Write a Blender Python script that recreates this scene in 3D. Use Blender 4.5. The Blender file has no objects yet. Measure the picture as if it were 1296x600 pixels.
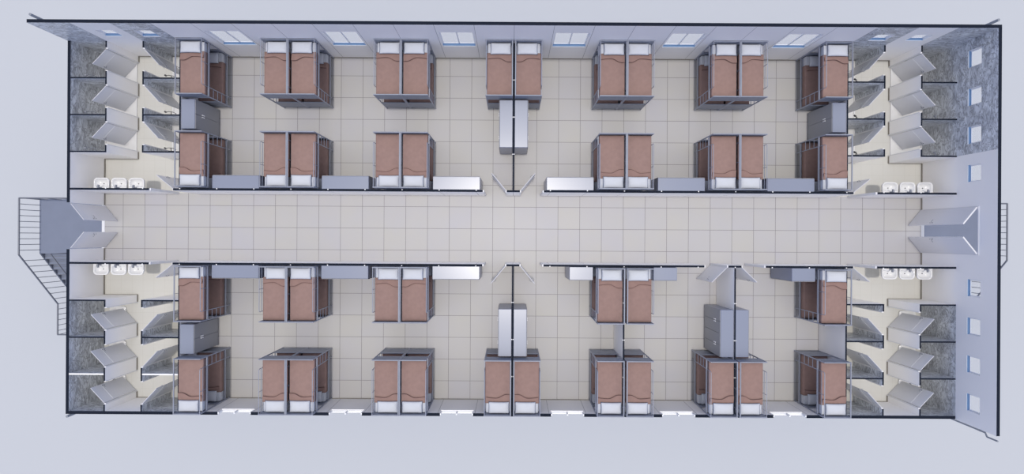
import bpy, bmesh, math
from math import pi, sin, cos, radians as R
SC = bpy.context.scene
COL = SC.collection

# ------------------------------------------------------------------ materials
def new_mat(name):
    m = bpy.data.materials.new(name); m.use_nodes = True
    nt = m.node_tree
    return m, nt, nt.nodes['Principled BSDF']

def flat(name, col, rough=0.6, metal=0.0, noise=0.0, nscale=6.0, spec=0.5):
    m, nt, b = new_mat(name)
    b.inputs['Roughness'].default_value = rough
    b.inputs['Metallic'].default_value = metal
    b.inputs['Specular IOR Level'].default_value = spec
    c = (*col, 1)
    if noise > 0:
        tc = nt.nodes.new('ShaderNodeTexCoord')
        n = nt.nodes.new('ShaderNodeTexNoise'); n.inputs['Scale'].default_value = nscale
        n.inputs['Detail'].default_value = 4
        r = nt.nodes.new('ShaderNodeValToRGB')
        r.color_ramp.elements[0].position = 0.3; r.color_ramp.elements[1].position = 0.7
        r.color_ramp.elements[0].color = (*[max(0, v * (1 - noise)) for v in col], 1)
        r.color_ramp.elements[1].color = (*[min(1, v * (1 + noise)) for v in col], 1)
        nt.links.new(tc.outputs['Object'], n.inputs['Vector'])
        nt.links.new(n.outputs['Fac'], r.inputs['Fac'])
        nt.links.new(r.outputs['Color'], b.inputs['Base Color'])
    else:
        b.inputs['Base Color'].default_value = c
    return m

def math_node(nt, op, a, b=None, c=None):
    n = nt.nodes.new('ShaderNodeMath'); n.operation = op
    for i, v in enumerate((a, b, c)):
        if v is None: continue
        if isinstance(v, (int, float)): n.inputs[i].default_value = v
        else: nt.links.new(v, n.inputs[i])
    return n.outputs[0]

def mixcol(nt, fac, a, b):
    n = nt.nodes.new('ShaderNodeMix'); n.data_type = 'RGBA'
    if isinstance(fac, (int, float)): n.inputs[0].default_value = fac
    else: nt.links.new(fac, n.inputs[0])
    for i, v in ((6, a), (7, b)):
        if isinstance(v, tuple): n.inputs[i].default_value = (*v, 1)
        else: nt.links.new(v, n.inputs[i])
    return n.outputs[2]

def tile_mat(name, size, px, py, ca, cb, grout, gw, rough=0.45, spec=0.3):
    m, nt, b = new_mat(name)
    g = nt.nodes.new('ShaderNodeNewGeometry')
    s = nt.nodes.new('ShaderNodeSeparateXYZ'); nt.links.new(g.outputs['Position'], s.inputs[0])
    u = math_node(nt, 'MULTIPLY', math_node(nt, 'SUBTRACT', s.outputs[0], px), 1 / size)
    v = math_node(nt, 'MULTIPLY', math_node(nt, 'SUBTRACT', s.outputs[1], py), 1 / size)
    masks = []
    for w in (u, v):
        f = math_node(nt, 'FRACT', math_node(nt, 'ADD', w, 100.0))
        d = math_node(nt, 'ABSOLUTE', math_node(nt, 'SUBTRACT', f, 0.5))
        masks.append(math_node(nt, 'GREATER_THAN', d, 0.5 - gw / size / 2))
    line = math_node(nt, 'MAXIMUM', masks[0], masks[1])
    cmb = nt.nodes.new('ShaderNodeCombineXYZ')
    nt.links.new(math_node(nt, 'FLOOR', u), cmb.inputs[0]); nt.links.new(math_node(nt, 'FLOOR', v), cmb.inputs[1])
    wn = nt.nodes.new('ShaderNodeTexWhiteNoise'); wn.noise_dimensions = '2D'
    nt.links.new(cmb.outputs[0], wn.inputs['Vector'])
    no = nt.nodes.new('ShaderNodeTexNoise'); no.inputs['Scale'].default_value = 1.1; no.inputs['Detail'].default_value = 5
    nt.links.new(g.outputs['Position'], no.inputs['Vector'])
    fac = math_node(nt, 'ADD', math_node(nt, 'MULTIPLY', wn.outputs['Value'], 0.45),
                    math_node(nt, 'MULTIPLY', math_node(nt, 'SUBTRACT', no.outputs['Fac'], 0.22), 1.0))
    fac = math_node(nt, 'MINIMUM', math_node(nt, 'MAXIMUM', fac, 0.0), 1.0)
    base = mixcol(nt, fac, ca, cb)
    nt.links.new(mixcol(nt, line, base, grout), b.inputs['Base Color'])
    b.inputs['Roughness'].default_value = rough
    b.inputs['Specular IOR Level'].default_value = spec
    return m

def seam_wall(name, col, seam, pitch=1.255, width=0.016):
    """painted sandwich panel wall: a thin joint every panel along x"""
    m, nt, b = new_mat(name)
    g = nt.nodes.new('ShaderNodeNewGeometry')
    s = nt.nodes.new('ShaderNodeSeparateXYZ'); nt.links.new(g.outputs['Position'], s.inputs[0])
    f = math_node(nt, 'FRACT', math_node(nt, 'ADD', math_node(nt, 'MULTIPLY', s.outputs[0], 1 / pitch), 100.5))
    d = math_node(nt, 'ABSOLUTE', math_node(nt, 'SUBTRACT', f, 0.5))
    line = math_node(nt, 'LESS_THAN', d, width / pitch / 2)
    nt.links.new(mixcol(nt, line, col, seam), b.inputs['Base Color'])
    b.inputs['Roughness'].default_value = 0.55
    b.inputs['Specular IOR Level'].default_value = 0.25
    return m

def marble_mat(name):
    m, nt, b = new_mat(name)
    g = nt.nodes.new('ShaderNodeNewGeometry')
    mp = nt.nodes.new('ShaderNodeMapping'); mp.inputs['Scale'].default_value = (0.85, 0.85, 2.0)
    nt.links.new(g.outputs['Position'], mp.inputs['Vector'])
    n1 = nt.nodes.new('ShaderNodeTexNoise'); n1.inputs['Scale'].default_value = 1.7; n1.inputs['Detail'].default_value = 8
    n1.inputs['Roughness'].default_value = 0.65; n1.inputs['Distortion'].default_value = 1.6
    n2 = nt.nodes.new('ShaderNodeTexNoise'); n2.inputs['Scale'].default_value = 2.2; n2.inputs['Detail'].default_value = 7
    n2.inputs['Distortion'].default_value = 2.6
    nt.links.new(mp.outputs[0], n1.inputs['Vector']); nt.links.new(mp.outputs[0], n2.inputs['Vector'])
    r1 = nt.nodes.new('ShaderNodeValToRGB')
    e = r1.color_ramp.elements
    e[0].position = 0.33; e[0].color = (0.40, 0.42, 0.46, 1)
    e[1].position = 0.66; e[1].color = (0.82, 0.85, 0.89, 1)
    nt.links.new(n1.outputs['Fac'], r1.inputs['Fac'])
    d = math_node(nt, 'ABSOLUTE', math_node(nt, 'SUBTRACT', n2.outputs['Fac'], 0.5))
    vein = math_node(nt, 'MAXIMUM', math_node(nt, 'SUBTRACT', 1.0, math_node(nt, 'MULTIPLY', d, 18.0)), 0.0)
    vein = math_node(nt, 'MULTIPLY', vein, 0.7)
    nt.links.new(mixcol(nt, vein, r1.outputs['Color'], (0.13, 0.13, 0.15)), b.inputs['Base Color'])
    b.inputs['Roughness'].default_value = 0.35
    return m

def fabric_mat(name, col, weave=0.05):
    m, nt, b = new_mat(name)
    tc = nt.nodes.new('ShaderNodeTexCoord')
    n = nt.nodes.new('ShaderNodeTexNoise'); n.inputs['Scale'].default_value = 5; n.inputs['Detail'].default_value = 6
    nt.links.new(tc.outputs['Object'], n.inputs['Vector'])
    r = nt.nodes.new('ShaderNodeValToRGB')
    r.color_ramp.elements[0].position = 0.35; r.color_ramp.elements[1].position = 0.65
    r.color_ramp.elements[0].color = (*[v * (1 - weave) for v in col], 1)
    r.color_ramp.elements[1].color = (*[min(1, v * (1 + weave)) for v in col], 1)
    nt.links.new(n.outputs['Fac'], r.inputs['Fac']); nt.links.new(r.outputs['Color'], b.inputs['Base Color'])
    b.inputs['Roughness'].default_value = 0.9; b.inputs['Specular IOR Level'].default_value = 0.1
    n2 = nt.nodes.new('ShaderNodeTexNoise'); n2.inputs['Scale'].default_value = 7; n2.inputs['Detail'].default_value = 3
    nt.links.new(tc.outputs['Object'], n2.inputs['Vector'])
    bp = nt.nodes.new('ShaderNodeBump'); bp.inputs['Strength'].default_value = 0.25; bp.inputs['Distance'].default_value = 0.03
    nt.links.new(n2.outputs['Fac'], bp.inputs['Height']); nt.links.new(bp.outputs[0], b.inputs['Normal'])
    return m

def pane_mat(name, col, opacity):
    m, nt, b = new_mat(name)
    out = nt.nodes['Material Output']
    t = nt.nodes.new('ShaderNodeBsdfTransparent')
    b.inputs['Base Color'].default_value = (*col, 1); b.inputs['Roughness'].default_value = 0.05
    mx = nt.nodes.new('ShaderNodeMixShader'); mx.inputs[0].default_value = opacity
    nt.links.new(t.outputs[0], mx.inputs[1]); nt.links.new(b.outputs[0], mx.inputs[2])
    nt.links.new(mx.outputs[0], out.inputs['Surface'])
    return m

M = {}
M['paint'] = seam_wall('white_panel_paint', (0.92, 0.905, 0.90), (0.47, 0.46, 0.47))
M['plain'] = flat('white_wall_paint', (0.92, 0.905, 0.90), 0.55, spec=0.25)
M['cut'] = flat('dark_wall_section', (0.010, 0.014, 0.026), 0.7, spec=0.1)
M['white_cap'] = flat('white_section_cap', (0.82, 0.82, 0.84), 0.6)
M['marble'] = marble_mat('grey_marble')
M['tile'] = tile_mat('large_floor_tile', 0.8, 0.053, 0.001, (0.452, 0.44, 0.42), (0.425, 0.42, 0.46), (0.19, 0.18, 0.19), 0.015)
M['bath_tile'] = tile_mat('cream_washroom_tile', 0.4, 0.0, 0.05, (0.575, 0.565, 0.535), (0.56, 0.555, 0.53), (0.52, 0.51, 0.475), 0.01, 0.4)
M['skirt'] = flat('brown_grey_skirting', (0.27, 0.25, 0.22), 0.6)
M['ground'] = flat('pale_ground', (0.475, 0.495, 0.535), 0.95, spec=0.0)
M['frame'] = flat('grey_bed_metal', (0.30, 0.32, 0.39), 0.4, 0.1)
M['panelm'] = flat('grey_bed_panel', (0.245, 0.265, 0.325), 0.45, 0.1, 0.05)
M['blanket'] = fabric_mat('brown_blanket', (0.278, 0.186, 0.167), 0.05)
M['fold'] = fabric_mat('brown_blanket_fold', (0.268, 0.175, 0.155), 0.05)
M['hem_shade'] = flat('dark_brown_hem_shade', (0.13, 0.075, 0.068), 0.9, spec=0.05)  # shadow line under the blanket fold, put in as dark brown
M['linen'] = fabric_mat('white_linen', (0.535, 0.555, 0.61), 0.02)
M['locker'] = flat('grey_locker_steel', (0.19, 0.215, 0.30), 0.29, 0.0, spec=1.0)
M['lockdoor'] = flat('grey_locker_front', (0.27, 0.275, 0.30), 0.42, 0.0)
M['chrome'] = flat('bright_chrome', (0.9, 0.9, 0.92), 0.3, 0.1)
M['dark_metal'] = flat('dark_grey_metal', (0.10, 0.10, 0.115), 0.4, 0.5)
M['faucet'] = flat('grey_tap_metal', (0.23, 0.245, 0.29), 0.45, 0.2)
M['black'] = flat('black_fitting', (0.03, 0.03, 0.035), 0.4)
M['ceramic'] = flat('white_ceramic', (0.72, 0.72, 0.73), 0.12)
M['door'] = flat('white_door_panel', (0.72, 0.72, 0.75), 0.4, spec=0.3)
M['door_line'] = flat('pale_door_strip', (0.86, 0.86, 0.88), 0.4)
M['door_cut'] = flat('dimmed_door_section', (0.50, 0.50, 0.54), 0.6)  # cut leaf tops, coloured greyer to tone down the overhead sunlight
M['jamb'] = flat('white_door_frame', (0.74, 0.74, 0.76), 0.45)
M['upvc'] = flat('white_window_plastic', (0.83, 0.84, 0.86), 0.35)
M['blue_strip'] = flat('blue_window_strip', (0.20, 0.34, 0.56), 0.4)
M['steel'] = flat('blue_grey_painted_steel', (0.165, 0.19, 0.265), 0.5, 0.0, 0.04, 2.0)
M['rail'] = flat('grey_railing_steel', (0.16, 0.17, 0.20), 0.45, 0.3)
M['glass'] = pane_mat('clear_window_glass', (0.85, 0.9, 0.95), 0.05)
M['pipe'] = flat('grey_downpipe', (0.22, 0.24, 0.28), 0.5)

# ------------------------------------------------------------------ mesh builder
class MB:
    def __init__(s): s.v = []; s.f = []; s.m = []; s.sm = []
    def add(s, vs, fs, mi=0, smooth=False):
        o = len(s.v); s.v += [tuple(p) for p in vs]
        for f in fs: s.f.append([o + i for i in f]); s.m.append(mi); s.sm.append(smooth)
    def box(s, x0, x1, y0, y1, z0, z1, mi=0, top=None):
        vs = [(x0,y0,z0),(x1,y0,z0),(x1,y1,z0),(x0,y1,z0),(x0,y0,z1),(x1,y0,z1),(x1,y1,z1),(x0,y1,z1)]
        s.add(vs, [(0,3,2,1),(0,1,5,4),(1,2,6,5),(2,3,7,6),(3,0,4,7)], mi)
        s.add(vs[4:], [(0,1,2,3)], mi if top is None else top)
    def rbox(s, x0, x1, y0, y1, z0, z1, r=0.01, seg=2, mi=0):
        bm = bmesh.new(); bmesh.ops.create_cube(bm, size=1)
        for v in bm.verts:
            v.co.x = x0 if v.co.x < 0 else x1; v.co.y = y0 if v.co.y < 0 else y1; v.co.z = z0 if v.co.z < 0 else z1
        bmesh.ops.bevel(bm, geom=list(bm.edges), offset=r, segments=seg, affect='EDGES', profile=0.5)
        bm.verts.index_update()
        s.add([v.co[:] for v in bm.verts], [[v.index for v in f.verts] for f in bm.faces], mi, seg > 1)
        bm.free()
    def tube(s, pts, r, n=8, mi=0, closed=False):
        from mathutils import Vector
        P = [Vector(p) for p in pts]; rings = []
        for i, p in enumerate(P):
            a = P[i-1] if i > 0 else p; b = P[i+1] if i < len(P)-1 else p
            d = (b - a).normalized()
            up = Vector((0,0,1)) if abs(d.z) < 0.9 else Vector((1,0,0))
            u = d.cross(up).normalized(); w = u.cross(d)
            rings.append([p + (u*cos(2*pi*k/n) + w*sin(2*pi*k/n)) * r for k in range(n)])
        vs = [q for g in rings for q in g]; fs = []
        for i in range(len(P)-1):
            for k in range(n):
                k2 = (k+1) % n
                fs.append((i*n+k, i*n+k2, (i+1)*n+k2, (i+1)*n+k))
        s.add(vs, fs, mi, True)
        s.add(rings[0], [tuple(range(n))[::-1]], mi); s.add(rings[-1], [tuple(range(n))], mi)
    def prism(s, poly, z0, z1, mi=0):
        n = len(poly)
        vs = [(x,y,z0) for x,y in poly] + [(x,y,z1) for x,y in poly]
        s.add(vs, [tuple(range(n))[::-1], tuple(range(n,2*n))] + [(i,(i+1)%n,n+(i+1)%n,n+i) for i in range(n)], mi)
    def build(s, name, mats, parent=None, loc=None, rz=0.0):
        me = bpy.data.meshes.new(name)
        me.from_pydata(s.v, [], s.f)
        if not isinstance(mats, (list, tuple)): mats = [mats]
        for k in mats: me.materials.append(M[k])
        me.polygons.foreach_set('material_index', s.m)
        me.polygons.foreach_set('use_smooth', s.sm)
        bm = bmesh.new(); bm.from_mesh(me); bmesh.ops.recalc_face_normals(bm, faces=bm.faces); bm.to_mesh(me); bm.free()
        me.update()
        o = bpy.data.objects.new(name, me); COL.objects.link(o)
        if parent: o.parent = parent
        if loc: o.location = loc
        o.rotation_euler.z = rz
        return o

def structure(o): o['kind'] = 'structure'; return o
def empty(name, loc=(0,0,0), rz=0.0):
    o = bpy.data.objects.new(name, None); COL.objects.link(o)
    o.empty_display_size = 0.1; o.location = loc; o.rotation_euler.z = rz; return o
def tag(o, label, cat, group=None):
    o['label'] = label; o['category'] = cat
    if group: o['group'] = group
    return o
def copy_tree(o, parent=None):
    c = o.copy(); COL.objects.link(c)
    if parent: c.parent = parent
    for ch in list(o.children): copy_tree(ch, c)
    return c
def delete_tree(o):
    for ch in list(o.children): delete_tree(ch)
    bpy.data.objects.remove(o)

# ------------------------------------------------------------------ dimensions
HX, HY = 15.015, 6.27          # inner half sizes
TO = 0.105                     # outer wall thickness
ZC = 1.50                      # height of the section cut
ZF = 2.97                      # full wall height
P = 1.255                      # panel pitch
CY, CT = 1.256, 0.067          # corridor walls
XD1, XD2, XR = 13.815, 12.56, 11.30   # shower/stall fronts, dormitory end wall
STALL_Y = [5.02, 3.77, 2.52]
ZG = -3.1

# ------------------------------------------------------------------ walls
def slab_wall(name, axis, c0, c1, u0, u1, z0, z1, openings, matf, mats, breaks=(), zbreaks=(), pins=None):
    """wall slab with real holes; axis = direction it runs along; c0..c1 its thickness range"""
    us = sorted({u0, u1, *[v for o in openings for v in o[:2]], *[b for b in breaks if u0 < b < u1]})
    zs = sorted({z0, z1, *[min(max(v, z0), z1) for o in openings for v in o[2:]], *[b for b in zbreaks if z0 < b < z1]})
    def solid(i, j):
        if i < 0 or j < 0 or i >= len(us)-1 or j >= len(zs)-1: return False
        uc, zc = (us[i]+us[i+1])/2, (zs[j]+zs[j+1])/2
        return not any(a < uc < b and d < zc < e for a, b, d, e in openings)
    mb = MB()
    def P3(u, c, z): return (u, c, z) if axis == 'x' else (c, u, z)
    def quad(pts, kind, u, z): mb.add([P3(*p) for p in pts], [(0,1,2,3)], matf(kind, u, z))
    for i in range(len(us)-1):
        for j in range(len(zs)-1):
            if not solid(i, j): continue
            a, b, d, e = us[i], us[i+1], zs[j], zs[j+1]; u, z = (a+b)/2, (d+e)/2
            quad([(a,c0,d),(b,c0,d),(b,c0,e),(a,c0,e)], 'neg', u, z)
            quad([(a,c1,d),(b,c1,d),(b,c1,e),(a,c1,e)], 'pos', u, z)
            if not solid(i-1, j): quad([(a,c0,d),(a,c1,d),(a,c1,e),(a,c0,e)], 'end', u, z)
            if not solid(i+1, j): quad([(b,c0,d),(b,c1,d),(b,c1,e),(b,c0,e)], 'end', u, z)
            if not solid(i, j+1): quad([(a,c0,e),(b,c0,e),(b,c1,e),(a,c1,e)], 'top' if abs(e-z1) < 1e-4 else 'sill', u, z)
            if not solid(i, j-1): quad([(a,c0,d),(b,c0,d),(b,c1,d),(a,c1,d)], 'bottom', u, z)
    if pins:
        for u, c, w in pins:
            p = P3(u, c, 0); mb.box(p[0]-w, p[0]+w, p[1]-w, p[1]+w, z1-0.02, z1+0.008, 4)
    # weld so that it is one clean shell
    o = mb.build(name, mats)
    bm = bmesh.new(); bm.from_mesh(o.data); bmesh.ops.remove_doubles(bm, verts=bm.verts, dist=1e-5)
    bmesh.ops.recalc_face_normals(bm, faces=bm.faces); bm.to_mesh(o.data); bm.free()
    return structure(o)

WM = ['paint', 'cut', 'marble', 'plain', 'white_cap']
def mf(marble_neg=None, marble_pos=None, seam=True, cap=1):
    base = 0 if seam else 3
    def f(kind, u, z):
        if kind == 'top': return cap
        if kind == 'neg' and marble_neg and marble_neg(u, z): return 2
        if kind == 'pos' and marble_pos and marble_pos(u, z): return 2
        if kind in ('neg', 'pos'): return base
        return 3
    return f

WIN_X = [s*k for k in (1.5*P, 4.5*P, 7.5*P) for s in (-1, 1)]
SMALL_X = [-13.2, -11.97, 11.97, 13.2]
WIN_E = [s*k*P for k in (1.5, 2.5, 3.5, 4.5) for s in (-1, 1)]
ZW0, ZW1 = 1.23, 2.39
ZS0, ZS1 = 1.93, 2.40
DW = 0.79                      # half width of the end door openings

op_n = [(x-0.56, x+0.56, ZW0, ZW1) for x in WIN_X] + [(x-0.28, x+0.28, ZS0, ZS1) for x in SMALL_X]
def marb_n(u, z): return XD1 < abs(u) or XR < abs(u) < XD2
slab_wall('wall_north', 'x', HY, HY+TO, -HX-TO, HX+TO, 0, ZF, op_n, mf(marble_neg=marb_n), WM, breaks=[s*v for v in (XD1, XD2, XR) for s in (-1, 1)])
slab_wall('wall_south', 'x', -HY-TO, -HY, -HX-TO, HX, 0, ZC, [(x-0.56, x+0.56, ZW0, ZC+1) for x in WIN_X],
          mf(marble_pos=marb_n), WM, breaks=[s*v for v in (XD1, XD2, XR) for s in (-1, 1)])
slab_wall('wall_east', 'y', HX, HX+TO, -HY-TO-0.01, HY-0.0005, 0, ZF,
          [(y-0.28, y+0.28, ZS0, ZS1) for y in WIN_E] + [(-DW, DW, 0, 2.34)],
          mf(marble_neg=lambda u, z: u > 2.52 or (u < -2.52 and z < ZC), seam=False), WM, breaks=[2.52, -2.52], zbreaks=[ZC])
slab_wall('wall_west', 'y', -HX-TO, -HX, -HY+0.0005, HY-0.0005, 0, ZC, [(-DW, DW, 0, ZC+1)],
          mf(marble_pos=lambda u, z: abs(u) > 2.52, seam=False), WM, breaks=[2.52, -2.52])

gaps_n = [(-12.333, -11.53, 0, 9), (-1.035, -0.225, 0, 9), (0.225, 1.035, 0, 9), (11.53, 12.333, 0, 9)]
gaps_s = gaps_n + [(6.49, 7.30, 0, 9), (7.75, 8.567, 0, 9)]
def pinlist(c, gaps):
    r = []
    for k in range(-11, 12):
        u = k*P
        if any(a-0.05 < u < b+0.05 for a, b, _, _ in gaps) or abs(u) < 0.3: continue
        r.append((u, c, 0.017))
    return r
slab_wall('wall_corridor_north', 'x', CY-CT/2, CY+CT/2, -HX, HX, 0, ZC, gaps_n, mf(), WM, pins=pinlist(CY+CT/2-0.006, gaps_n))
slab_wall('wall_corridor_south', 'x', -CY-CT/2, -CY+CT/2, -HX, HX, 0, ZC, gaps_s, mf(), WM, pins=pinlist(-CY-CT/2+0.006, gaps_s))
T2 = 0.028
yin, yout = CY+CT/2, HY
for nm, x, sgn in (('wall_dormitory_west_upper', -XR, 1), ('wall_dormitory_west_lower', -XR, -1),
                   ('wall_dormitory_east_upper', XR, 1), ('wall_dormitory_east_lower', XR, -1),
                   ('wall_middle_upper', 0, 1), ('wall_middle_lower', 0, -1),
                   ('wall_room_lower_inner', 3*P, -1), ('wall_room_lower_outer', 6*P, -1)):
    a, b = (yin, yout) if sgn > 0 else (-yout, -yin)
    mpos = (lambda u, z: abs(u) > 2.52) if x == XR else None
    mneg = (lambda u, z: abs(u) > 2.52) if x == -XR else None
    slab_wall(nm, 'y', x-T2, x+T2, a, b, 0, ZC, [], mf(mneg, mpos, seam=False), WM, breaks=[2.52, -2.52],
              pins=[(sgn*k*P, x+d, 0.015) for k in (2, 3, 4) for d in (-0.024, 0.024)] if abs(x) < XR else None)
# stall fronts and dividers
for sx in (-1, 1):
    side = 'west' if sx < 0 else 'east'
    for sy in (1, -1):
        lev = 'upper' if sy > 0 else 'lower'
        ops = []
        for yd in STALL_Y:
            a, b = sorted((sy*(yd+0.23), sy*(yd+1.03))); ops.append((a, b, 0, 9))
        for xd, nm in ((XD1, 'outer'), (XD2, 'inner')):
            x = sx*xd
            a, b = sorted((sy*2.495, sy*HY))
            # the stall side is clad in marble, the passage side painted
            stall_is_pos = (x > 0) == (nm == 'outer')
            al = lambda u, z: True
            slab_wall('wall_stall_front_%s_%s_%s' % (nm, lev, side), 'y', x-0.027, x+0.027, a, b, 0, ZC, ops,
                      mf(None if stall_is_pos else al, al if stall_is_pos else None, seam=False), WM)
        for k, yd in enumerate(STALL_Y):
            y = sy*yd
            for (xa, xb), nm in (((XD1+0.027, HX), 'outer'), ((XR+T2, XD2-0.027), 'inner')):
                a, b = sorted((sx*xa, sx*xb))
                lobby = k == 2
                mn = (lambda u, z: True) if not (lobby and sy > 0) else None
                mp = (lambda u, z: True) if not (lobby and sy < 0) else None
                cap = 4 if (sx < 0 and sy < 0 and k == 0) else 1
                slab_wall('wall_stall_divider_%s_%s_%s' % (nm, lev, side), 'x', y-0.025, y+0.025, a, b, 0, ZC, [],
                          mf(mn, mp, seam=False, cap=cap), WM)

# ------------------------------------------------------------------ floors, ground, lower storey
def washroom(x, y): return abs(x) > XR and abs(y) > CY
mb = MB()
xs = [-HX-TO, -XR, XR, HX+TO]; ys = [-HY-TO, -CY, CY, HY+TO]
for i in range(3):
    for j in range(3):
        cx, cy = (xs[i]+xs[i+1])/2, (ys[j]+ys[j+1])/2
        mb.add([(xs[i],ys[j],0),(xs[i+1],ys[j],0),(xs[i+1],ys[j+1],0),(xs[i],ys[j+1],0)], [(0,1,2,3)], 1 if washroom(cx, cy) else 0)
mb.add([(xs[0],ys[0],-.2),(xs[3],ys[0],-.2),(xs[3],ys[3],-.2),(xs[0],ys[3],-.2)], [(0,3,2,1)], 2)
for (a, b) in (((0,0),(3,0)),((3,0),(3,3)),((3,3),(0,3)),((0,3),(0,0))):
    p, q = (xs[a[0]],ys[a[1]]), (xs[b[0]],ys[b[1]])
    mb.add([(*p,-.2),(*q,-.2),(*q,0),(*p,0)], [(0,1,2,3)], 2)
structure(mb.build('floor', ['tile', 'bath_tile', 'plain']))
mb = MB()
for (x0,x1,y0,y1) in ((-HX-TO,HX+TO,HY-.05,HY+TO),(-HX-TO,HX+TO,-HY-TO,-HY+.05),(-HX-TO,-HX+.05,-HY+.05,HY-.05),(HX-.05,HX+TO,-HY+.05,HY-.05)):
    mb.box(x0,x1,y0,y1,ZG,-0.2)
structure(mb.build('wall_lower_storey', 'plain'))
mb = MB(); mb.box(-300,300,-300,300,ZG-0.2,ZG); structure(mb.build('ground', 'ground'))

# door thresholds in the end walls
mb = MB(); mb.box(-HX-TO, -HX, -DW, DW, 0.0, 0.012); structure(mb.build('trim_1', 'jamb'))
mb = MB(); mb.box(HX, HX+TO, -DW, DW, 0.0, 0.012); structure(mb.build('trim_2', 'jamb'))

# skirting
def skirt(name, segs):
    mb = MB()
    for s in segs: mb.box(*s, 0.0, 0.055)
    structure(mb.build(name, 'skirt'))
g = 0.014
skirt('baseboard_north', [(-XR+T2, -T2, HY-g, HY), (T2, XR-T2, HY-g, HY), (-XD1+.03, -XD2-.03, HY-g, HY), (XD2+.03, XD1-.03, HY-g, HY)])
skirt('baseboard_south', [(-XR+T2, -T2, -HY, -HY+g), (T2, 3*P-T2, -HY, -HY+g), (3*P+T2, 6*P-T2, -HY, -HY+g), (6*P+T2, XR-T2, -HY, -HY+g),
                          (-XD1+.03, -XD2-.03, -HY, -HY+g), (XD2+.03, XD1-.03, -HY, -HY+g)])
for sx, nm in ((-1, 'west'), (1, 'east')):
    segs = []
    for a, b in ((-2.49, -CY-CT/2), (-CY+CT/2, -DW), (DW, CY-CT/2), (CY+CT/2, 2.49)):
        x0, x1 = sorted((sx*HX, sx*(HX-g))); segs.append((x0, x1, a, b))
    for sy in (1, -1):
        for a, b in ((2.495, 2.75), (3.55, 4.0), (4.8, 5.25), (6.05, HY-g)):
            y0, y1 = sorted((sy*a, sy*b)); x0, x1 = sorted((sx*(XD1-.027), sx*(XD1-.027-g))); segs.append((x0, x1, y0, y1))
        y0, y1 = sorted((sy*2.495, sy*(2.495-g))); x0, x1 = sorted((sx*(XD1-.03), sx*(HX-g))); segs.append((x0, x1, y0, y1))
    skirt('baseboard_' + nm, segs)

# ------------------------------------------------------------------ windows
wn = [0]
def window(axis, u, c0, c1, hw, z0, z1, panes):
    """sliding window: frame, mullion, glass panes and inner sill board"""
    wn[0] += 1
    fr = MB(); d0 = c0 + (c1-c0)*0.35; d1 = c0 + (c1-c0)*0.85; t = 0.035
    if axis == 'n': d0, d1 = c1-0.032, c1-0.004
    if axis == 'e': d0, d1 = c1-0.04, c1-0.004
    def bx(mb, ua, ub, za, zb, ca=d0, cb=d1):
        if axis in 'ns': mb.box(ua, ub, ca, cb, za, zb)
        else: mb.box(ca, cb, ua, ub, za, zb)
    top = z1
    bx(fr, u-hw, u+hw, z0, z0+t); bx(fr, u-hw, u-hw+t, z0+t, top-t); bx(fr, u+hw-t, u+hw, z0+t, top-t)
    if axis != 's': bx(fr, u-hw, u+hw, top-t, top)
    else: bx(fr, u-hw, u-hw+t, top-t, top); bx(fr, u+hw-t, u+hw, top-t, top)
    if panes == 2: bx(fr, u-0.02, u+0.02, z0+t, (top-t) if axis != 's' else top)
    f = structure(fr.build('window_%d' % wn[0], 'upvc'))
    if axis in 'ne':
        tr = MB()  # blue strip along the sill and the lower frame bar
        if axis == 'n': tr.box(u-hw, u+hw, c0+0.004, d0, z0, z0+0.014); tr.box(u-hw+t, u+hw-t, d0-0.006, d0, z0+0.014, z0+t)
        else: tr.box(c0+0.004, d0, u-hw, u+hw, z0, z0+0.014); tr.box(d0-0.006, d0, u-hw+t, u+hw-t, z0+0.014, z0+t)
        tr.build('blue_strip', 'blue_strip', f)
    cm = (d0+d1)/2
    zt = top-t if axis != 's' else top
    edges = [(u-hw+t, u-0.02), (u+0.02, u+hw-t)] if panes == 2 else [(u-hw+t, u+hw-t)]
    for a, b in edges:
        mb = MB(); bx(mb, a, b, z0+t, zt, cm-0.004, cm+0.004); mb.build('pane', 'glass', f)
    mb = MB()
    if axis == 'n': mb.box(u-hw-0.0, u+hw, c0-0.012, c0, z0-0.03, z0+0.0)
    elif axis == 's': mb.box(u-hw, u+hw, c1, c1+0.012, z0-0.03, z0)
    else: mb.box(c0-0.01, c0, u-hw, u+hw, z0-0.025, z0)
    mb.build('sill', 'upvc', f)
for x in sorted(WIN_X): window('n', x, HY, HY+TO, 0.56, ZW0, ZW1, 2)
for x in SMALL_X: window('n', x, HY, HY+TO, 0.28, ZS0, ZS1, 1)
for y in sorted(WIN_E): window('e', y, HX, HX+TO, 0.28, ZS0, ZS1, 1)
for x in sorted(WIN_X): window('s', x, -HY-TO, -HY, 0.56, ZW0, ZC, 2)

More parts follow.
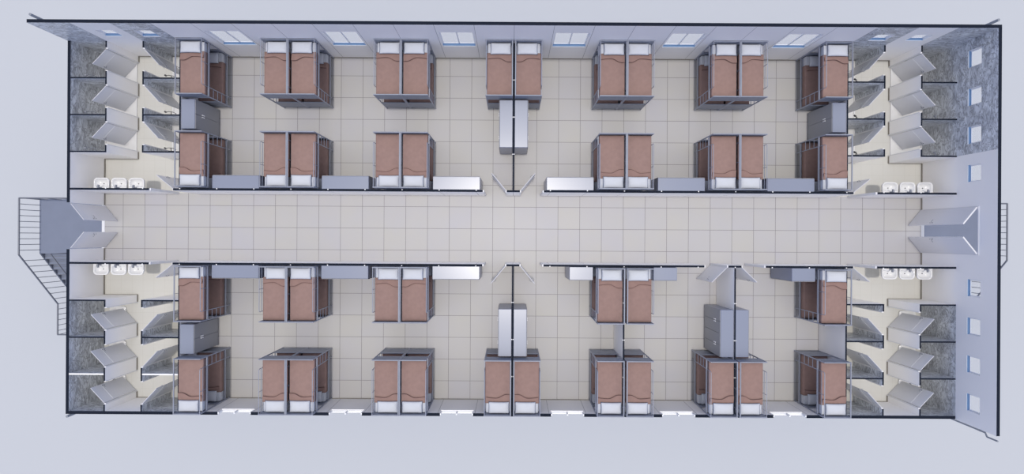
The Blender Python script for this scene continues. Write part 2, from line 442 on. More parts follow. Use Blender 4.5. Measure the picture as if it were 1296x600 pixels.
# ------------------------------------------------------------------ doors
dn = [0]
def door(hx, hy, ang, length, height, strip=True, thick=0.022, hz=1.04):
    """leaf hinged at (hx,hy), running towards ang (degrees)"""
    dn[0] += 1
    mb = MB(); h = thick/2
    mb.box(0, length, -h, h, 0.012, height, 0, 2 if height < ZC else 0)
    if strip:
        for s in (-1, 1):
            y0, y1 = sorted((s*h, s*(h+0.004))); mb.box(0.02, length-0.02, y0, y1, 1.045, 1.062, 1)
    o = structure(mb.build('door_%d' % dn[0], ['door', 'door_line', 'door_cut'], loc=(hx, hy, 0), rz=R(ang)))
    k = MB()
    for s in (-1, 1):
        k.tube([(length-0.07, s*h, hz), (length-0.07, s*(h+0.05), hz), (length-0.10, s*(h+0.055), hz), (length-0.17, s*(h+0.055), hz)], 0.008, 8)
        k.tube([(length-0.07, s*h, hz), (length-0.07, s*(h+0.012), hz)], 0.018, 12)
        k.tube([(length-0.07, s*h, hz-0.1), (length-0.07, s*(h+0.012), hz-0.1)], 0.012, 10)
    k.build('door_handle', 'faucet', o)
    return o
tn = [2]
def jambs(axis, a, b, c, w, h, t=0.035):
    """white frame posts at both ends of an opening a..b, wall centre c"""
    tn[0] += 1; mb = MB()
    for u0, u1 in ((a, a+t), (b-t, b)):
        if axis == 'x': mb.box(u0, u1, c-w/2, c+w/2, 0, h)
        else: mb.box(c-w/2, c+w/2, u0, u1, 0, h)
    if h > ZC:
        if axis == 'x': mb.box(a, b, c-w/2, c+w/2, h, h+0.04)
        else: mb.box(c-w/2, c+w/2, a, b, h, h+0.04)
    structure(mb.build('trim_%d' % tn[0], 'jamb'))
ZJ = ZC-0.03
for sx in (-1, 1):
    for sy in (1, -1):
        for yd in STALL_Y:
            a, b = sorted((sy*(yd+0.23), sy*(yd+1.03)))
            for xd, outer in ((XD1, True), (XD2, False)):
                jambs('y', a, b, sx*xd, 0.066, ZJ-0.004)
                dirx = sx if outer else -sx
                ang = math.degrees(math.atan2(-sy*1.0, dirx*0.93))
                hy = sy*(yd+1.03-0.05)
                door(sx*xd+dirx*0.03, hy, ang, 0.68, ZJ)
        jambs('x', *sorted((sx*11.53, sx*12.333)), sy*CY, CT+0.012, ZJ)
        ang = math.degrees(math.atan2(sy*0.63, sx*0.78))
        door(sx*(11.53+0.04), sy*(CY+0.045), ang, 0.70, ZJ, strip=False)
        jambs('x', *sorted((sx*0.225, sx*1.035)), sy*CY, CT+0.012, ZJ)
        door(sx*(0.225+0.04), sy*(CY+0.045), math.degrees(math.atan2(sy*0.77, sx*0.64)), 0.74, ZJ, strip=False)
for hx, d, rng in ((7.30-0.04, -1, (6.49, 7.30)), (7.75+0.04, 1, (7.75, 8.567))):
    jambs('x', *rng, -CY, CT+0.012, ZJ)
    door(hx, -CY-0.045, math.degrees(math.atan2(-0.70, d*0.72)), 0.70, ZJ, strip=False)
# double doors at both corridor ends
jambs('y', -DW, DW, HX+TO/2, TO+0.03, 2.30)
for sy in (1, -1):
    door(-HX+0.02, sy*(DW-0.035), math.degrees(math.atan2(-sy*0.55, 0.45)), 0.71, ZC-0.005, strip=False, thick=0.022)
    door(HX-0.02, sy*(DW-0.035), math.degrees(math.atan2(-sy*0.55, -0.45)), 0.70, 2.29, strip=False, thick=0.045)

# ------------------------------------------------------------------ bunk beds
BW, BL = 0.906, 1.868          # outer width / length
PT = 0.036                     # post
ZT = 1.85
ZU0, ZU1 = 1.41, 1.60          # upper mattress
ZL0, ZL1 = 0.37, 0.56          # lower mattress
def blanket_mesh(sx, ztop, drop):
    """draped blanket for one bunk, local frame of the bed, head at +y"""
    w = BW/2 - 0.032; y0 = -BL/2 + PT + 0.012; y1 = BL/2 - 0.375
    prof = []
    r = 0.035
    prof.append((-w, ztop-drop)); prof.append((-w, ztop-r))
    for k in range(1, 4): a = pi - k*pi/6; prof.append((-w+r+r*cos(a), ztop-r+r*sin(a)))
    prof.append((-w+r, ztop)); 
    for k in range(1, 8): prof.append((-w+r + (2*w-2*r)*k/8, ztop))
    prof.append((w-r, ztop))
    for k in range(1, 4): a = pi/2 - k*pi/6; prof.append((w-r+r*cos(a), ztop-r+r*sin(a)))
    prof.append((w, ztop-drop))
    ny = 16; vs = []
    for j in range(ny+1):
        y = y0 + (y1-y0)*j/ny
        for i, (x, z) in enumerate(prof):
            dz = 0.0
            if z > ztop-0.002: dz = 0.003*sin(7*x+3.1*y*sx) * sin(5.3*y+1.7*x)
            vs.append((x*sx, y, z+dz))
    m = len(prof); fs = []
    for j in range(ny):
        for i in range(m-1): fs.append((j*m+i, j*m+i+1, (j+1)*m+i+1, (j+1)*m+i))
    mb = MB(); mb.add(vs, fs, 0, True)
    fold = MB()
    # turned-back top edge with a wavy lower hem; high on the open side, low on the inner side
    N = 14; top = []; hem_shade = []
    for i in range(N+1):
        t = i/N                                    # 0 inner .. 1 open side
        x = (-w+0.02) + (2*w-0.05)*t
        if t < 0.15: s = 0.0
        elif t < 0.55: q = (t-0.15)/0.40; s = q*q*(3-2*q)
        else: s = 1.0 - 0.28*((t-0.55)/0.45)**2
        hem_shade.append((x*sx, BL/2 - 0.67 + 0.125*s)); top.append((x*sx, BL/2-0.445))
    poly = hem_shade + top[::-1]
    zf = ztop + 0.005
    K = len(hem_shade); vs = []
    for i in range(K):
        vs += [(hem_shade[i][0], hem_shade[i][1]+0.03, zf), (*hem_shade[i], zf+0.03), (*[hem_shade[i][0], hem_shade[i][1]+0.03], zf+0.042), (*top[i], zf+0.012), (*top[i], zf)]
    fs = []
    for i in range(K-1):
        for k in range(5):
            k2 = (k+1) % 5; fs.append((i*5+k, i*5+k2, (i+1)*5+k2, (i+1)*5+k))
    fs.append((0,1,2,3,4)); e = (K-1)*5; fs.append((e+4,e+3,e+2,e+1,e))
    fold.add(vs, fs, 0, False)
    hem_shade_tube = MB(); hem_shade_tube.tube([(x, y-0.004, zf+0.024) for x, y in hem_shade], 0.0085, 6)  # dark tube standing in for the shadow along the fold's edge
    return mb, fold, hem_shade_tube
def solidify(o, t):
    md = o.modifiers.new('thickness', 'SOLIDIFY'); md.thickness = t; md.offset = -1
def pillow_mesh():
    W, L, H = 0.70, 0.395, 0.115; nx, ny = 18, 12; mb = MB(); vs = []
    for sgn in (1, -1):
        for j in range(ny+1):
            for i in range(nx+1):
                u = -1 + 2*i/nx; v = -1 + 2*j/ny
                pin = 1 - 0.045*(1-abs(u)**2) * (abs(v)**3)
                pix = 1 - 0.03*(1-abs(v)**2) * (abs(u)**3)
                h = max(0, (1-abs(u)**3.2))**0.55 * max(0, (1-abs(v)**2.8))**0.55
                h *= 1 + 0.05*sin(4*u+1) * sin(3*v)
                vs.append((u*W/2*pix, v*L/2*pin, H*0.42 + sgn*h*H/2*(1.12 if sgn > 0 else 0.70)))
    m = (nx+1)*(ny+1); fs = []
    for s in (0, 1):
        for j in range(ny):
            for i in range(nx):
                a = s*m + j*(nx+1)+i; q = (a, a+1, a+nx+2, a+nx+1)
                fs.append(q if s == 0 else q[::-1])
    mb.add(vs, fs, 0, True)
    o = mb.build('pillow', 'linen')
    bm = bmesh.new(); bm.from_mesh(o.data); bmesh.ops.remove_doubles(bm, verts=bm.verts, dist=1e-4); bmesh.ops.recalc_face_normals(bm, faces=bm.faces); bm.to_mesh(o.data); bm.free()
    return o

def make_bed(sx):
    """sx = +1: ladder and guard rail on local +x; head at +y"""
    root = empty('bunk_bed')
    hw, hl = BW/2, BL/2
    def part(name, mb, mat): return mb.build(name, mat, root)
    for px in (-1, 1):
        for py in (-1, 1):
            mb = MB(); x = px*(hw-PT/2); y = py*(hl-PT/2)
            mb.rbox(x-PT/2, x+PT/2, y-PT/2, y+PT/2, 0, ZT, 0.006, 1); part('post', mb, 'frame')
    for py, nm in ((1, 'headboard'), (-1, 'footboard')):
        y = py*(hl-PT/2)
        for z0, z1 in ((1.345, ZT-0.012), (0.22, 0.785)):
            mb = MB()
            mb.box(-hw+PT, hw-PT, y-0.009, y+0.009, z0, z1)
            mb.rbox(-hw+PT, hw-PT, y-PT/2, y+PT/2, z1-0.026, z1+0.012, 0.006, 1)
            mb.rbox(-hw+PT, hw-PT, y-PT/2, y+PT/2, z0-0.012, z0+0.02, 0.006, 1)
            part(nm, mb, 'panelm')
    for px in (-1, 1):
        x = px*(hw-PT/2)
        for z0, z1, t in ((1.40, 1.465, PT/2), (0.30, 0.34, 0.014)):
            mb = MB(); mb.rbox(x-t, x+t, -hl+PT, hl-PT, z0, z1, 0.005, 1); part('side_rail', mb, 'frame')
    for z in (ZU0, ZL0):
        mb = MB()
        for k in range(9):
            y = -hl+0.12 + (BL-0.24)*k/8; mb.box(-hw+PT, hw-PT, y-0.03, y+0.03, z-0.026, z-0.008)
        mb.box(-hw+PT, hw-PT, -hl+PT, hl-PT, z-0.008, z-0.001)
        part('bed_base', mb, 'frame')
    # open side guard rail: two tubes, one middle upright, a rounded end at the ladder
    xo = sx*(hw-PT/2); yl = -hl+0.345
    mb = MB()
    mb.tube([(xo, hl-PT, 1.835), (xo, yl+0.05, 1.835), (xo, yl+0.012, 1.815), (xo, yl, 1.77), (xo, yl, 1.47)], 0.011, 8)
    mb.tube([(xo, hl-PT, 1.66), (xo, yl, 1.66)], 0.009, 8)
    mb.tube([(xo, (hl+yl)/2, 1.47), (xo, (hl+yl)/2, 1.83)], 0.009, 8)
    part('guard_rail', mb, 'frame')
    xi = -sx*(hw-PT/2)
    mb = MB()
    mb.rbox(xi-0.019, xi+0.019, -hl+PT, hl-PT, 1.815, 1.845, 0.005, 1)
    for t in (0.35, 0.0, -0.35): mb.tube([(xi, t*BL, 1.47), (xi, t*BL, 1.82)], 0.008, 8)
    part('guard_rail', mb, 'panelm')
    lad = MB(); lad.rbox(xo-0.013, xo+0.013, yl-0.013, yl+0.013, 0.02, 1.47, 0.005, 1)
    lo = part('ladder', lad, 'frame')
    for z in (0.65, 0.90, 1.155):
        mb = MB(); mb.tube([(xo, -hl+PT, z), (xo, yl, z)], 0.011, 8); mb.build('rung', 'frame', lo)
    for z0, z1 in ((ZU0, ZU1), (ZL0, ZL1)):
        mb = MB(); mb.rbox(-hw+PT+0.028, hw-PT-0.028, -hl+PT+0.03, hl-PT-0.004, z0, z1, 0.03, 3); part('mattress', mb, 'linen')
    return root
proto_bed = {s: make_bed(s) for s in (1, -1)}
proto_blanket = {}
for s in (1, -1):
    for lv, zt in (('top', ZU1+0.022), ('bottom', ZL1+0.022)):
        b, f, hm = blanket_mesh(s, zt, 0.15 if lv == 'top' else 0.195)
        bo = b.build('blanket', 'blanket'); solidify(bo, 0.010)
        fo = f.build('folded_edge', 'fold', bo); hm.build('hem_shade', 'hem_shade', fo)
        proto_blanket[s, lv] = bo
proto_pillow = pillow_mesh()

ORD = ['first', 'second', 'third', 'fourth', 'fifth', 'sixth', 'seventh', 'eighth', 'ninth', 'tenth', 'eleventh', 'twelfth']
def place_bed(x, y, head, ladder, row, idx, n):
    """head = +1 north / -1 south; ladder = +1 east / -1 west (world)"""
    rz = 0 if head > 0 else pi
    s = ladder*head
    which = ('%s bed from left' % ORD[idx])
    b = copy_tree(proto_bed[s]); b.location = (x, y, 0); b.rotation_euler.z = rz
    if idx == 0: pos = 'leftmost along the %s' % row
    elif idx == n-1: pos = 'rightmost along the %s' % row
    else: pos = '%s from left along the %s' % (ORD[idx], row)
    tag(b, 'grey metal bunk bed with brown blankets, ' + pos, 'bed', 'bunk beds along the ' + row)
    q = {0: 'leftmost bunk bed', n-1: 'rightmost bunk bed'}.get(idx, '%s bunk bed from left' % ORD[idx])
    for lv in ('top', 'bottom'):
        bl = copy_tree(proto_blanket[s, lv]); bl.location = (x, y, 0); bl.rotation_euler.z = rz
        tag(bl, 'brown blanket on %s mattress, %s along the %s' % (lv, q, row), 'blanket', 'brown blankets on %s bunks' % lv)
        p = copy_tree(proto_pillow)
        px = -s*0.045; py = BL/2 - 0.04 - 0.20
        if head < 0: px, py = -px, -py
        p.location = (x+px, y+py, (ZU1 if lv == 'top' else ZL1) + 0.012); p.rotation_euler.z = rz
        tag(p, 'white pillow on %s mattress, %s along the %s' % (lv, q, row), 'pillow', 'white pillows on %s bunks' % lv)

hb = 0.912/2
YO, YI = 5.330, 2.250
XS = XR - T2 - 0.005 - BW/2
def pair(c, gap=0.0): return [(c-hb-gap, -1), (c+hb+gap, 1)]
rows = {
    'top window wall': (YO, 1, [(-XS, 1)] + pair(-6*P) + pair(-3*P) + pair(0, .033) + pair(3*P) + pair(6*P) + [(XS, -1)]),
    'upper corridor wall': (YI, -1, [(-XS, 1)] + pair(-6*P) + pair(-3*P) + pair(3*P) + pair(6*P) + [(XS, -1)]),
    'lower corridor wall': (-YI, 1, [(-XS, 1)] + pair(-6*P) + pair(-3*P) + pair(3*P, .033) + [(XS, -1)]),
    'bottom window wall': (-YO, -1, [(-XS, 1)] + pair(-6*P) + pair(-3*P) + pair(0, .033) + pair(3*P, .033) + pair(6*P, .033) + [(XS, -1)]),
}
for row, (y, head, beds) in rows.items():
    for i, (x, lad) in enumerate(beds): place_bed(x, y, head, lad, row, i, len(beds))
for o in list(proto_bed.values()) + list(proto_blanket.values()) + [proto_pillow]: delete_tree(o)

# ------------------------------------------------------------------ lockers
ZLK = 1.485
def locker(w, d, label, loc, rz, units):
    """front faces local -y, back at y = 0"""
    root = empty('locker', loc, rz)
    mb = MB(); mb.rbox(-w/2, w/2, -d+0.02, 0, 0.06, ZLK, 0.008, 1)
    mb.box(-w/2+0.03, w/2-0.03, -d+0.06, -0.03, 0, 0.06)
    mb.build('body', 'locker', root)
    n = 2*units; dw = w/n
    for k in range(n):
        x0 = -w/2 + k*dw
        mb = MB(); mb.rbox(x0+0.004, x0+dw-0.004, -d, -d+0.019, 0.075, ZLK-0.015, 0.004, 1)
        dr = mb.build('door', 'lockdoor', root)
        hx = x0+dw-0.035 if k % 2 == 0 else x0+0.035
        h = MB(); h.rbox(hx-0.017, hx+0.017, -d-0.024, -d, 0.98, 1.12, 0.005, 1); h.build('handle', 'chrome', dr)
    tag(root, label, 'locker', 'grey steel lockers')
    return root
xw = XR - T2 - 0.004
locker(1.0, 0.475, 'two-door grey locker against the left end wall of the upper left dormitory', (-xw, 3.82, 0), pi/2, 1)
locker(1.0, 0.475, 'two-door grey locker against the right end wall of the upper right dormitory', (xw, 3.82, 0), -pi/2, 1)
locker(1.0, 0.475, 'two-door grey locker against the left end wall of the lower left dormitory', (-xw, -3.82, 0), pi/2, 1)
yc = CY + CT/2 + 0.012
cor = [(-9.415, 'between first and second bed columns'), (-5.70, 'between second and third bed columns'), (-1.93, 'left of the middle doors'),
       (1.93, 'right of the middle doors'), (5.70, 'between third and second bed columns from right'), (9.415, 'between the two rightmost bed columns')]
lab_n = ['wide dark-topped locker on upper corridor wall, leftmost of its row', 'wide dark-topped locker on upper corridor wall, second from left',
         'wide bright-topped locker on upper corridor wall, just left of the middle doors', 'wide bright-topped locker on upper corridor wall, just right of the middle doors',
         'wide dark-topped locker on upper corridor wall, second from right', 'wide dark-topped locker on upper corridor wall, rightmost of its row']
for (x, _), lb in zip(cor, lab_n): locker(1.59, 0.455, lb, (x, yc, 0), pi, 2)
lab_s = ['wide dark-topped locker on lower corridor wall, leftmost of its row', 'wide dark-topped locker on lower corridor wall, second from left',
         'wide bright-topped locker on lower corridor wall, just left of the middle doors']
for (x, _), lb in zip(cor[:3], lab_s): locker(1.59, 0.455, lb, (x, -yc, 0), 0, 2)
locker(0.79, 0.455, 'narrow bright-topped locker on lower corridor wall, right of the middle doors', (2.32, -yc, 0), 0, 1)
locker(0.79, 0.455, 'narrow grey locker on lower corridor wall, left of the folded-back room door', (5.175, -yc, 0), 0, 1)
locker(0.79, 0.455, 'narrow grey locker on lower corridor wall beside the rightmost bunk bed', (9.86, -yc, 0), 0, 1)
for sy, w in ((1, 'upper'), (-1, 'lower')):
    locker(1.60, 0.455, 'long locker on left side of the %s middle partition wall' % w, (-T2-0.010, sy*3.545, 0), -pi/2, 2)
    locker(1.60, 0.455, 'long locker on right side of the %s middle partition wall' % w, (T2+0.010, sy*3.545, 0), pi/2, 2)
locker(1.60, 0.455, 'long four-door locker left of the partition in the lower right rooms', (6*P-T2-0.010, -3.53, 0), -pi/2, 2)
locker(1.60, 0.455, 'long grey locker right of the partition in the lower right rooms', (6*P+T2+0.010, -3.53, 0), pi/2, 2)

# ------------------------------------------------------------------ washroom fittings
def make_sink():
    """wall basin, back at y = 0, bowl towards +y; rim at z = 0.88"""
    root = empty('washbasin')
    W, D, Z = 0.54, 0.415, 0.88
    def outline(w, d, off, r, n=6, back=True):
        pts = [(-w/2, off), ]
        for k in range(n+1): a = pi - k*(pi/2)/n; pts.append((-w/2+r+r*cos(a), d-r+r*sin(a)))
        for k in range(n+1): a = pi/2 - k*(pi/2)/n; pts.append((w/2-r+r*cos(a), d-r+r*sin(a)))
        pts.append((w/2, off)); return pts
    out = outline(W, D, 0.0, 0.13)
    inn = [(x*0.86, 0.095 + (y)*(D-0.10-0.035)/D) for x, y in outline(W, D, 0.0, 0.14)]
    m = len(out); rings = []
    rings.append([(x*0.55, 0.02+y*0.6, Z-0.20) for x, y in out])
    rings.append([(x*0.90, y*0.93, Z-0.12) for x, y in out])
    rings.append([(x, y, Z-0.05) for x, y in out])
    rings.append([(x, y, Z-0.008) for x, y in out])
    rings.append([(x*0.985, 0.002+y*0.985, Z) for x, y in out])
    rings.append([(x, y, Z-0.002) for x, y in inn])
    cyi = 0.095 + 0.14
    for t, z in ((0.96, Z-0.03), (0.80, Z-0.085), (0.45, Z-0.12), (0.08, Z-0.128)):
        rings.append([(x*t, cyi+(y-cyi)*t, z) for x, y in inn])
    vs = [p for r_ in rings for p in r_]; fs = []
    for j in range(len(rings)-1):
        for i in range(m): i2 = (i+1) % m; fs.append((j*m+i, j*m+i2, (j+1)*m+i2, (j+1)*m+i))
    fs.append(tuple(range(m))); fs.append(tuple(range((len(rings)-1)*m, len(rings)*m)))
    mb = MB(); mb.add(vs, fs, 0, False)
    b = mb.build('bowl', 'ceramic', root)
    for p in b.data.polygons: p.use_smooth = True
    mb = MB(); mb.tube([(0, 0.215, Z-0.130), (0, 0.215, Z-0.118)], 0.019, 14); mb.build('drain', 'dark_metal', root)
    mb = MB()
    mb.tube([(0, 0.05, Z-0.002), (0, 0.05, Z+0.10)], 0.030, 14)
    mb.tube([(0, 0.045, Z+0.10), (0, 0.10, Z+0.125), (0, 0.15, Z+0.115)], 0.033, 12)
    mb.rbox(-0.03, 0.03, 0.03, 0.12, Z+0.135, Z+0.165, 0.012, 2)
    mb.build('tap', 'faucet', root)
    mb = MB(); mb.tube([(0, 0.09, Z-0.19), (0, 0.09, 0.45), (0, 0.045, 0.42), (0, 0.0, 0.42)], 0.02, 10); mb.build('waste_pipe', 'chrome', root)
    return root
sp = make_sink()
for sx, sn in ((-1, 'left'), (1, 'right')):
    for sy, vn in ((1, 'upper'), (-1, 'lower')):
        for k, x in enumerate((14.455, 13.84, 13.23)):
            o = copy_tree(sp)
            o.location = (sx*x, sy*(CY+CT/2+0.002), 0); o.rotation_euler.z = 0 if sy > 0 else pi
            which = ('nearest the outer wall', 'in the middle of three', 'nearest the washroom door')[k]
            tag(o, 'white ceramic washbasin %s in the %s %s washroom' % (which, vn, sn), 'sink', 'wall washbasins')
delete_tree(sp)

def shower(sx, yd, outer, sn, pn):
    a, b = (XD1+0.028, HX-0.002) if outer else (XR+T2+0.002, XD2-0.028)
    x0, x1 = sorted((sx*a, sx*b)); y0, y1 = yd+0.027, min(yd+1.25-0.027, HY-0.002)
    root = empty('shower_tray', ((x0+x1)/2, (y0+y1)/2, 0)); w, l = (x1-x0)/2, (y1-y0)/2
    mb = MB(); mb.box(-w, w, -l, l, 0.001, 0.018)
    t = 0.045
    for q in ((-w, w, -l, -l+t), (-w, w, l-t, l), (-w, -w+t, -l+t, l-t), (w-t, w, -l+t, l-t)): mb.box(*q, 0.018, 0.04)
    mb.build('basin', 'ceramic', root)
    mb = MB(); mb.tube([(-sx*0.0, 0.25, 0.018), (0, 0.25, 0.023)], 0.045, 16); mb.build('drain', 'chrome', root)
    col = 'outer' if outer else 'inner'
    tag(root, 'white shower tray in the %s stall of the %s column, upper %s washroom' % (pn, col, sn), 'shower tray', 'white shower trays')
    # mixer on the divider wall
    mx = sx*14.57 if outer else sx*11.83
    fm = empty('mounted_shower_mixer', (mx, yd+0.026, 1.1))
    mat = 'faucet' if outer else 'black'
    mb = MB(); mb.tube([(-0.12, 0.055, 0), (0.12, 0.055, 0)], 0.024, 10)
    for s in (-1, 1): mb.tube([(s*0.075, 0.0, 0), (s*0.075, 0.055, 0)], 0.022, 10)
    mb.build('valve', mat, fm)
    mb = MB(); mb.tube([(0, 0.055, 0.02), (0, 0.09, 0.05), (0, 0.17, 0.06)], 0.011, 8); mb.build('lever', mat, fm)
    mb = MB(); mb.tube([(0.09, 0.06, -0.02), (0.10, 0.13, -0.05), (0.02, 0.17, 0.0), (-0.06, 0.16, 0.12), (-0.10, 0.12, 0.16)], 0.010, 8)
    mb.tube([(-0.10, 0.12, 0.16), (-0.15, 0.15, 0.18)], 0.028, 10); mb.build('hand_shower', mat, fm)
    tag(fm, '%s shower mixer on the wall of the %s %s stall, upper %s washroom' % ('grey' if outer else 'dark', pn, col, sn), 'shower mixer', 'shower mixers')
for sx, sn in ((-1, 'left'), (1, 'right')):
    for yd, pn in zip(STALL_Y, ('topmost', 'middle', 'bottom')):
        for outer in (True, False): shower(sx, yd, outer, sn, pn)

def make_squat():
    root = empty('squat_toilet')
    L, W = 0.61, 0.46; n = 28
    def sup(a, b, e, z, cx=0):
        r = []
        for k in range(n):
            t = 2*pi*k/n; c, s_ = cos(t), sin(t)
            r.append((cx + a*math.copysign(abs(c)**e, c), b*math.copysign(abs(s_)**e, s_), z))
        return r
    rings = [sup(L/2, W/2, .35, 0.0), sup(L/2, W/2, .35, 0.045), sup(L/2-.012, W/2-.012, .35, 0.055),
             sup(0.23, 0.095, .7, 0.053, -0.03), sup(0.21, 0.08, .7, 0.012, -0.03), sup(0.06, 0.05, 1, 0.006, -0.13)]
    mb = MB(); vs = [p for r_ in rings for p in r_]; fs = []
    for j in range(len(rings)-1):
        for i in range(n): i2 = (i+1) % n; fs.append((j*n+i, j*n+i2, (j+1)*n+i2, (j+1)*n+i))
    fs.append(tuple(range(n)))
    mb.add(vs, fs, 0, True); mb.build('pan', 'ceramic', root)
    mb = MB(); mb.tube([(-0.13, 0, 0.004), (-0.13, 0, 0.008)], 0.055, 18); mb.build('outlet', 'dark_metal', root)
    for s in (-1, 1):
        mb = MB(); mb.rbox(-0.05, 0.2, s*0.155-0.045, s*0.155+0.045, 0.05, 0.062, 0.005, 1); mb.build('foot_pad', 'ceramic', root)
    return root
sq = make_squat()
for sx, sn in ((-1, 'left'), (1, 'right')):
    for yd, pn in zip(STALL_Y, ('topmost', 'middle', 'bottom')):
        o = copy_tree(sq); o.location = (sx*14.50, -(yd+0.62), 0.0005); o.rotation_euler.z = 0 if sx < 0 else pi
        tag(o, 'white squat toilet behind the %s outer stall door, lower %s washroom' % (pn, sn), 'toilet', 'squat toilets')
delete_tree(sq)

# ------------------------------------------------------------------ outside stairs
def staircase(sx, label):
    """landing at floor level, flight down to a half landing, return flight to the ground"""
    root = empty('external_staircase', (sx*(HX+TO), 0, 0))
    X0, X1 = 0.004, 2.30                       # distance from the wall
    RB = 0.81
    def bx(mb, a, b, *r): x0, x1 = sorted((sx*a, sx*b)); mb.box(x0, x1, *r)
    mb = MB(); bx(mb, X0, X1, -1.0, 1.0, -0.12, 0.0); mb.build('landing', 'steel', root)
    n = 9; zh = -1.56; rise = zh/n; ya, yb = -1.0, -2.85; run = (yb-ya)/n
    mb = MB()
    for k in range(n):
        z = rise*(k+1); y1 = ya+run*k; y0 = y1+run
        bx(mb, X1-1.12, X1-0.05, y0-0.01, y1, z-0.045, z)
        for yy in (y0-0.01, y0+run*-0.45): mb.box(*sorted((sx*(X1-1.10), sx*(X1-0.07))), yy, yy+0.016, z, z+0.004, 1)
    mb.build('upper_flight', ['steel', 'rail'], root)
    def stringer(name, xa, za, zb_, y_a, y_b):
        mb = MB(); x0, x1 = sorted((sx*(xa), sx*(xa-0.05)))
        pts = [(y_a, za), (y_b, zb_), (y_b, zb_-0.3), (y_a, za-0.3)]
        vs = [(x0, y, z) for y, z in pts] + [(x1, y, z) for y, z in pts]
        mb.add(vs, [(0,1,2,3), (7,6,5,4)] + [(i, (i+1) % 4, 4+(i+1) % 4, 4+i) for i in range(4)])
        mb.build(name, 'rail', root)
    stringer('stringer', X1, 0.0, zh, ya, yb); stringer('stringer', X1-1.10, 0.0, zh, ya, yb)
    mb = MB(); bx(mb, X0, X1, yb-1.30, yb, zh-0.12, zh); mb.build('half_landing', 'steel', root)
    mb = MB()
    for k in range(n-1):
        z = zh + rise*(k+1)*1.0; y0 = yb-run*k*-1 if False else yb - run*k; y1 = y0 - run
        bx(mb, X0+0.05, X1-1.22, y0, y1+0.03, z-0.045, z)
    mb.build('lower_flight', 'steel', root)
    stringer('stringer', X1-1.20, zh, ZG+0.3, yb, ya)
    for y in (0.9, -0.9):
        mb = MB(); bx(mb, X1-0.16, X1-0.06, y-0.05, y+0.05, ZG, -0.12); mb.build('column', 'rail', root)
    # railing: rail path, balusters every 0.2 m
    xr = sx*(X1-0.02)
    path = [(sx*X0*8, 0.98, RB), (xr, 0.98, RB), (xr, ya-0.02, RB), (xr, yb-0.10, zh+RB), (xr, yb-1.28, zh+RB), (sx*0.03, yb-1.28, zh+RB)]
    mb = MB()
    for a, b in zip(path[:-1], path[1:]): mb.tube([a, b], 0.026, 8)
    mb.build('handrail', 'rail', root)
    def bal(x, y, zb): 
        m = MB(); m.tube([(x, y, zb), (x, y, zb+RB)], 0.011, 6); m.build('baluster', 'rail', root)
    k = 0; y = 0.98
    while y > ya: bal(xr, y, 0.0); y -= 0.205
    L = ya-0.02-(yb-0.10); m_ = int(L/0.205)
    for i in range(1, m_+1):
        y = ya-0.02-L*i/m_; bal(xr, y, zh*i/m_)
    y = yb-0.10-0.205
    while y > yb-1.27: bal(xr, y, zh); y -= 0.205
    bal(xr, yb-1.28, zh)
    for x in (0.3, 0.9, 1.5, 2.0): bal(sx*x, 0.98, 0.0)
    for x in (0.4, 0.9, 1.4, 1.9): bal(sx*x, yb-1.28, zh)
    # inner handrail between the two flights
    xm = sx*(X1-1.14); mb = MB()
    mb.tube([(xm, ya+0.02, 0.0), (xm, ya+0.02, RB), (xm, yb, zh+RB), (xm, yb, zh)], 0.02, 8); mb.build('inner_handrail', 'rail', root)
    tag(root, label, 'staircase', 'outside steel stairs')
staircase(-1, 'blue-grey steel stairs with landing and railing outside the left end door')
staircase(1, 'blue-grey steel stairs with landing and railing outside the right end door')

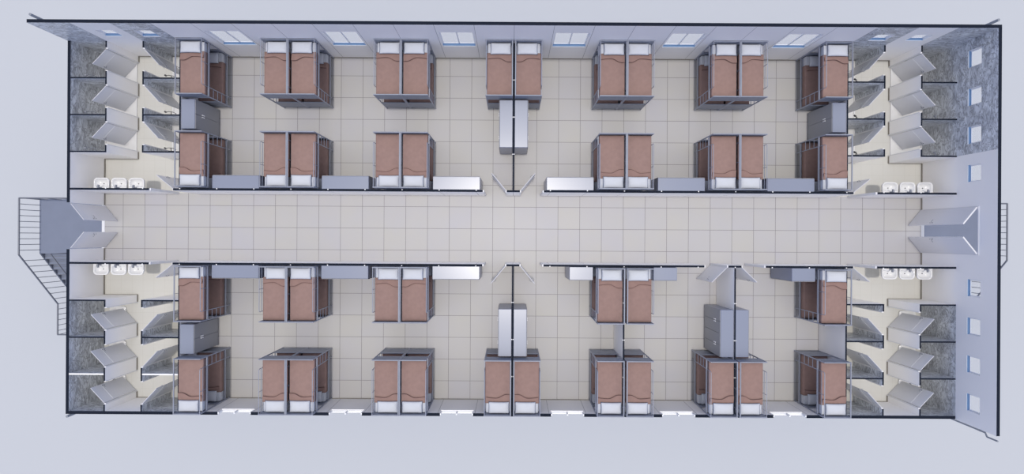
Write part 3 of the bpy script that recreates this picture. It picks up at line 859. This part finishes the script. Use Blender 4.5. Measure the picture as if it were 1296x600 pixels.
# ------------------------------------------------------------------ rain pipes
def pipe(label, pts, zt, elbow=False):
    x, y, ox, oy = pts
    root = empty('downpipe', (x, y, 0))
    mb = MB()
    if elbow: mb.tube([(0,0,ZG), (0,0,zt-0.42), (ox,oy,zt-0.36), (ox,oy,zt)], 0.026, 12)
    else: mb.tube([(0,0,ZG), (0,0,zt)], 0.042, 12)
    mb.build('pipe', 'pipe', root)
    for z in (-2.0, 0.3, zt-0.6):
        mb = MB(); mb.tube([(0,0,z-0.02), (0,0,z+0.02)], 0.031 if elbow else 0.05, 12)
        dy = -0.1 if y > 0 else (0.03 if elbow else 0.07)
        mb.box(-0.012, 0.012, *sorted((0, dy)), z-0.012, z+0.012); mb.build('bracket', 'pipe', root)
    tag(root, label, 'downpipe', 'rain pipes')
pipe('grey rain pipe standing outside the top left corner', (-14.96, 6.50, 0, 0), 3.03)
pipe('grey rain pipe standing outside the top right corner', (14.96, 6.50, 0, 0), 3.03)
pipe('grey rain pipe with an elbow outside the bottom right corner', (15.03, -6.424, 0.0, -0.11), 3.0, True)
pipe('short grey rain pipe outside the bottom left corner', (-15.05, -6.45, 0, 0), 1.53)

# ------------------------------------------------------------------ light
w = bpy.data.worlds.new('sky'); SC.world = w; w.use_nodes = True
nt = w.node_tree; bg = nt.nodes['Background']
tc = nt.nodes.new('ShaderNodeTexCoord'); sp_ = nt.nodes.new('ShaderNodeSeparateXYZ'); nt.links.new(tc.outputs['Generated'], sp_.inputs[0])
rp = nt.nodes.new('ShaderNodeValToRGB')
e = rp.color_ramp.elements
e[0].position = 0.34; e[0].color = (0.10, 0.24, 0.66, 1)
e[1].position = 0.66; e[1].color = (1.27, 1.235, 1.21, 1)
q = e.new(0.92); q.color = (0.74, 0.78, 0.88, 1)
nt.links.new(sp_.outputs[2], rp.inputs['Fac']); nt.links.new(rp.outputs['Color'], bg.inputs['Color'])
bg.inputs['Strength'].default_value = 1.0
sd = bpy.data.lights.new('sun', 'SUN'); sd.energy = 1.6; sd.angle = R(4.0); sd.color = (1.0, 0.94, 0.85)
so = bpy.data.objects.new('sun', sd); COL.objects.link(so); so.location = (0, 0, 12); so.rotation_euler = (R(-0.6), 0, 0)

# ------------------------------------------------------------------ camera
cd = bpy.data.cameras.new('camera'); cd.sensor_fit = 'HORIZONTAL'; cd.sensor_width = 36.0; cd.lens = 18.0; cd.clip_end = 500
co = bpy.data.objects.new('camera', cd); COL.objects.link(co)
co.location = (-0.035, -0.295, 18.84); co.rotation_euler = (0, 0, 0.0057)
SC.camera = co
SC.view_settings.view_transform = 'Standard'; SC.view_settings.look = 'None'
SC.view_settings.exposure = 0.0; SC.view_settings.gamma = 1.0; SC.view_settings.use_curve_mapping = False
bpy.context.view_layer.update()
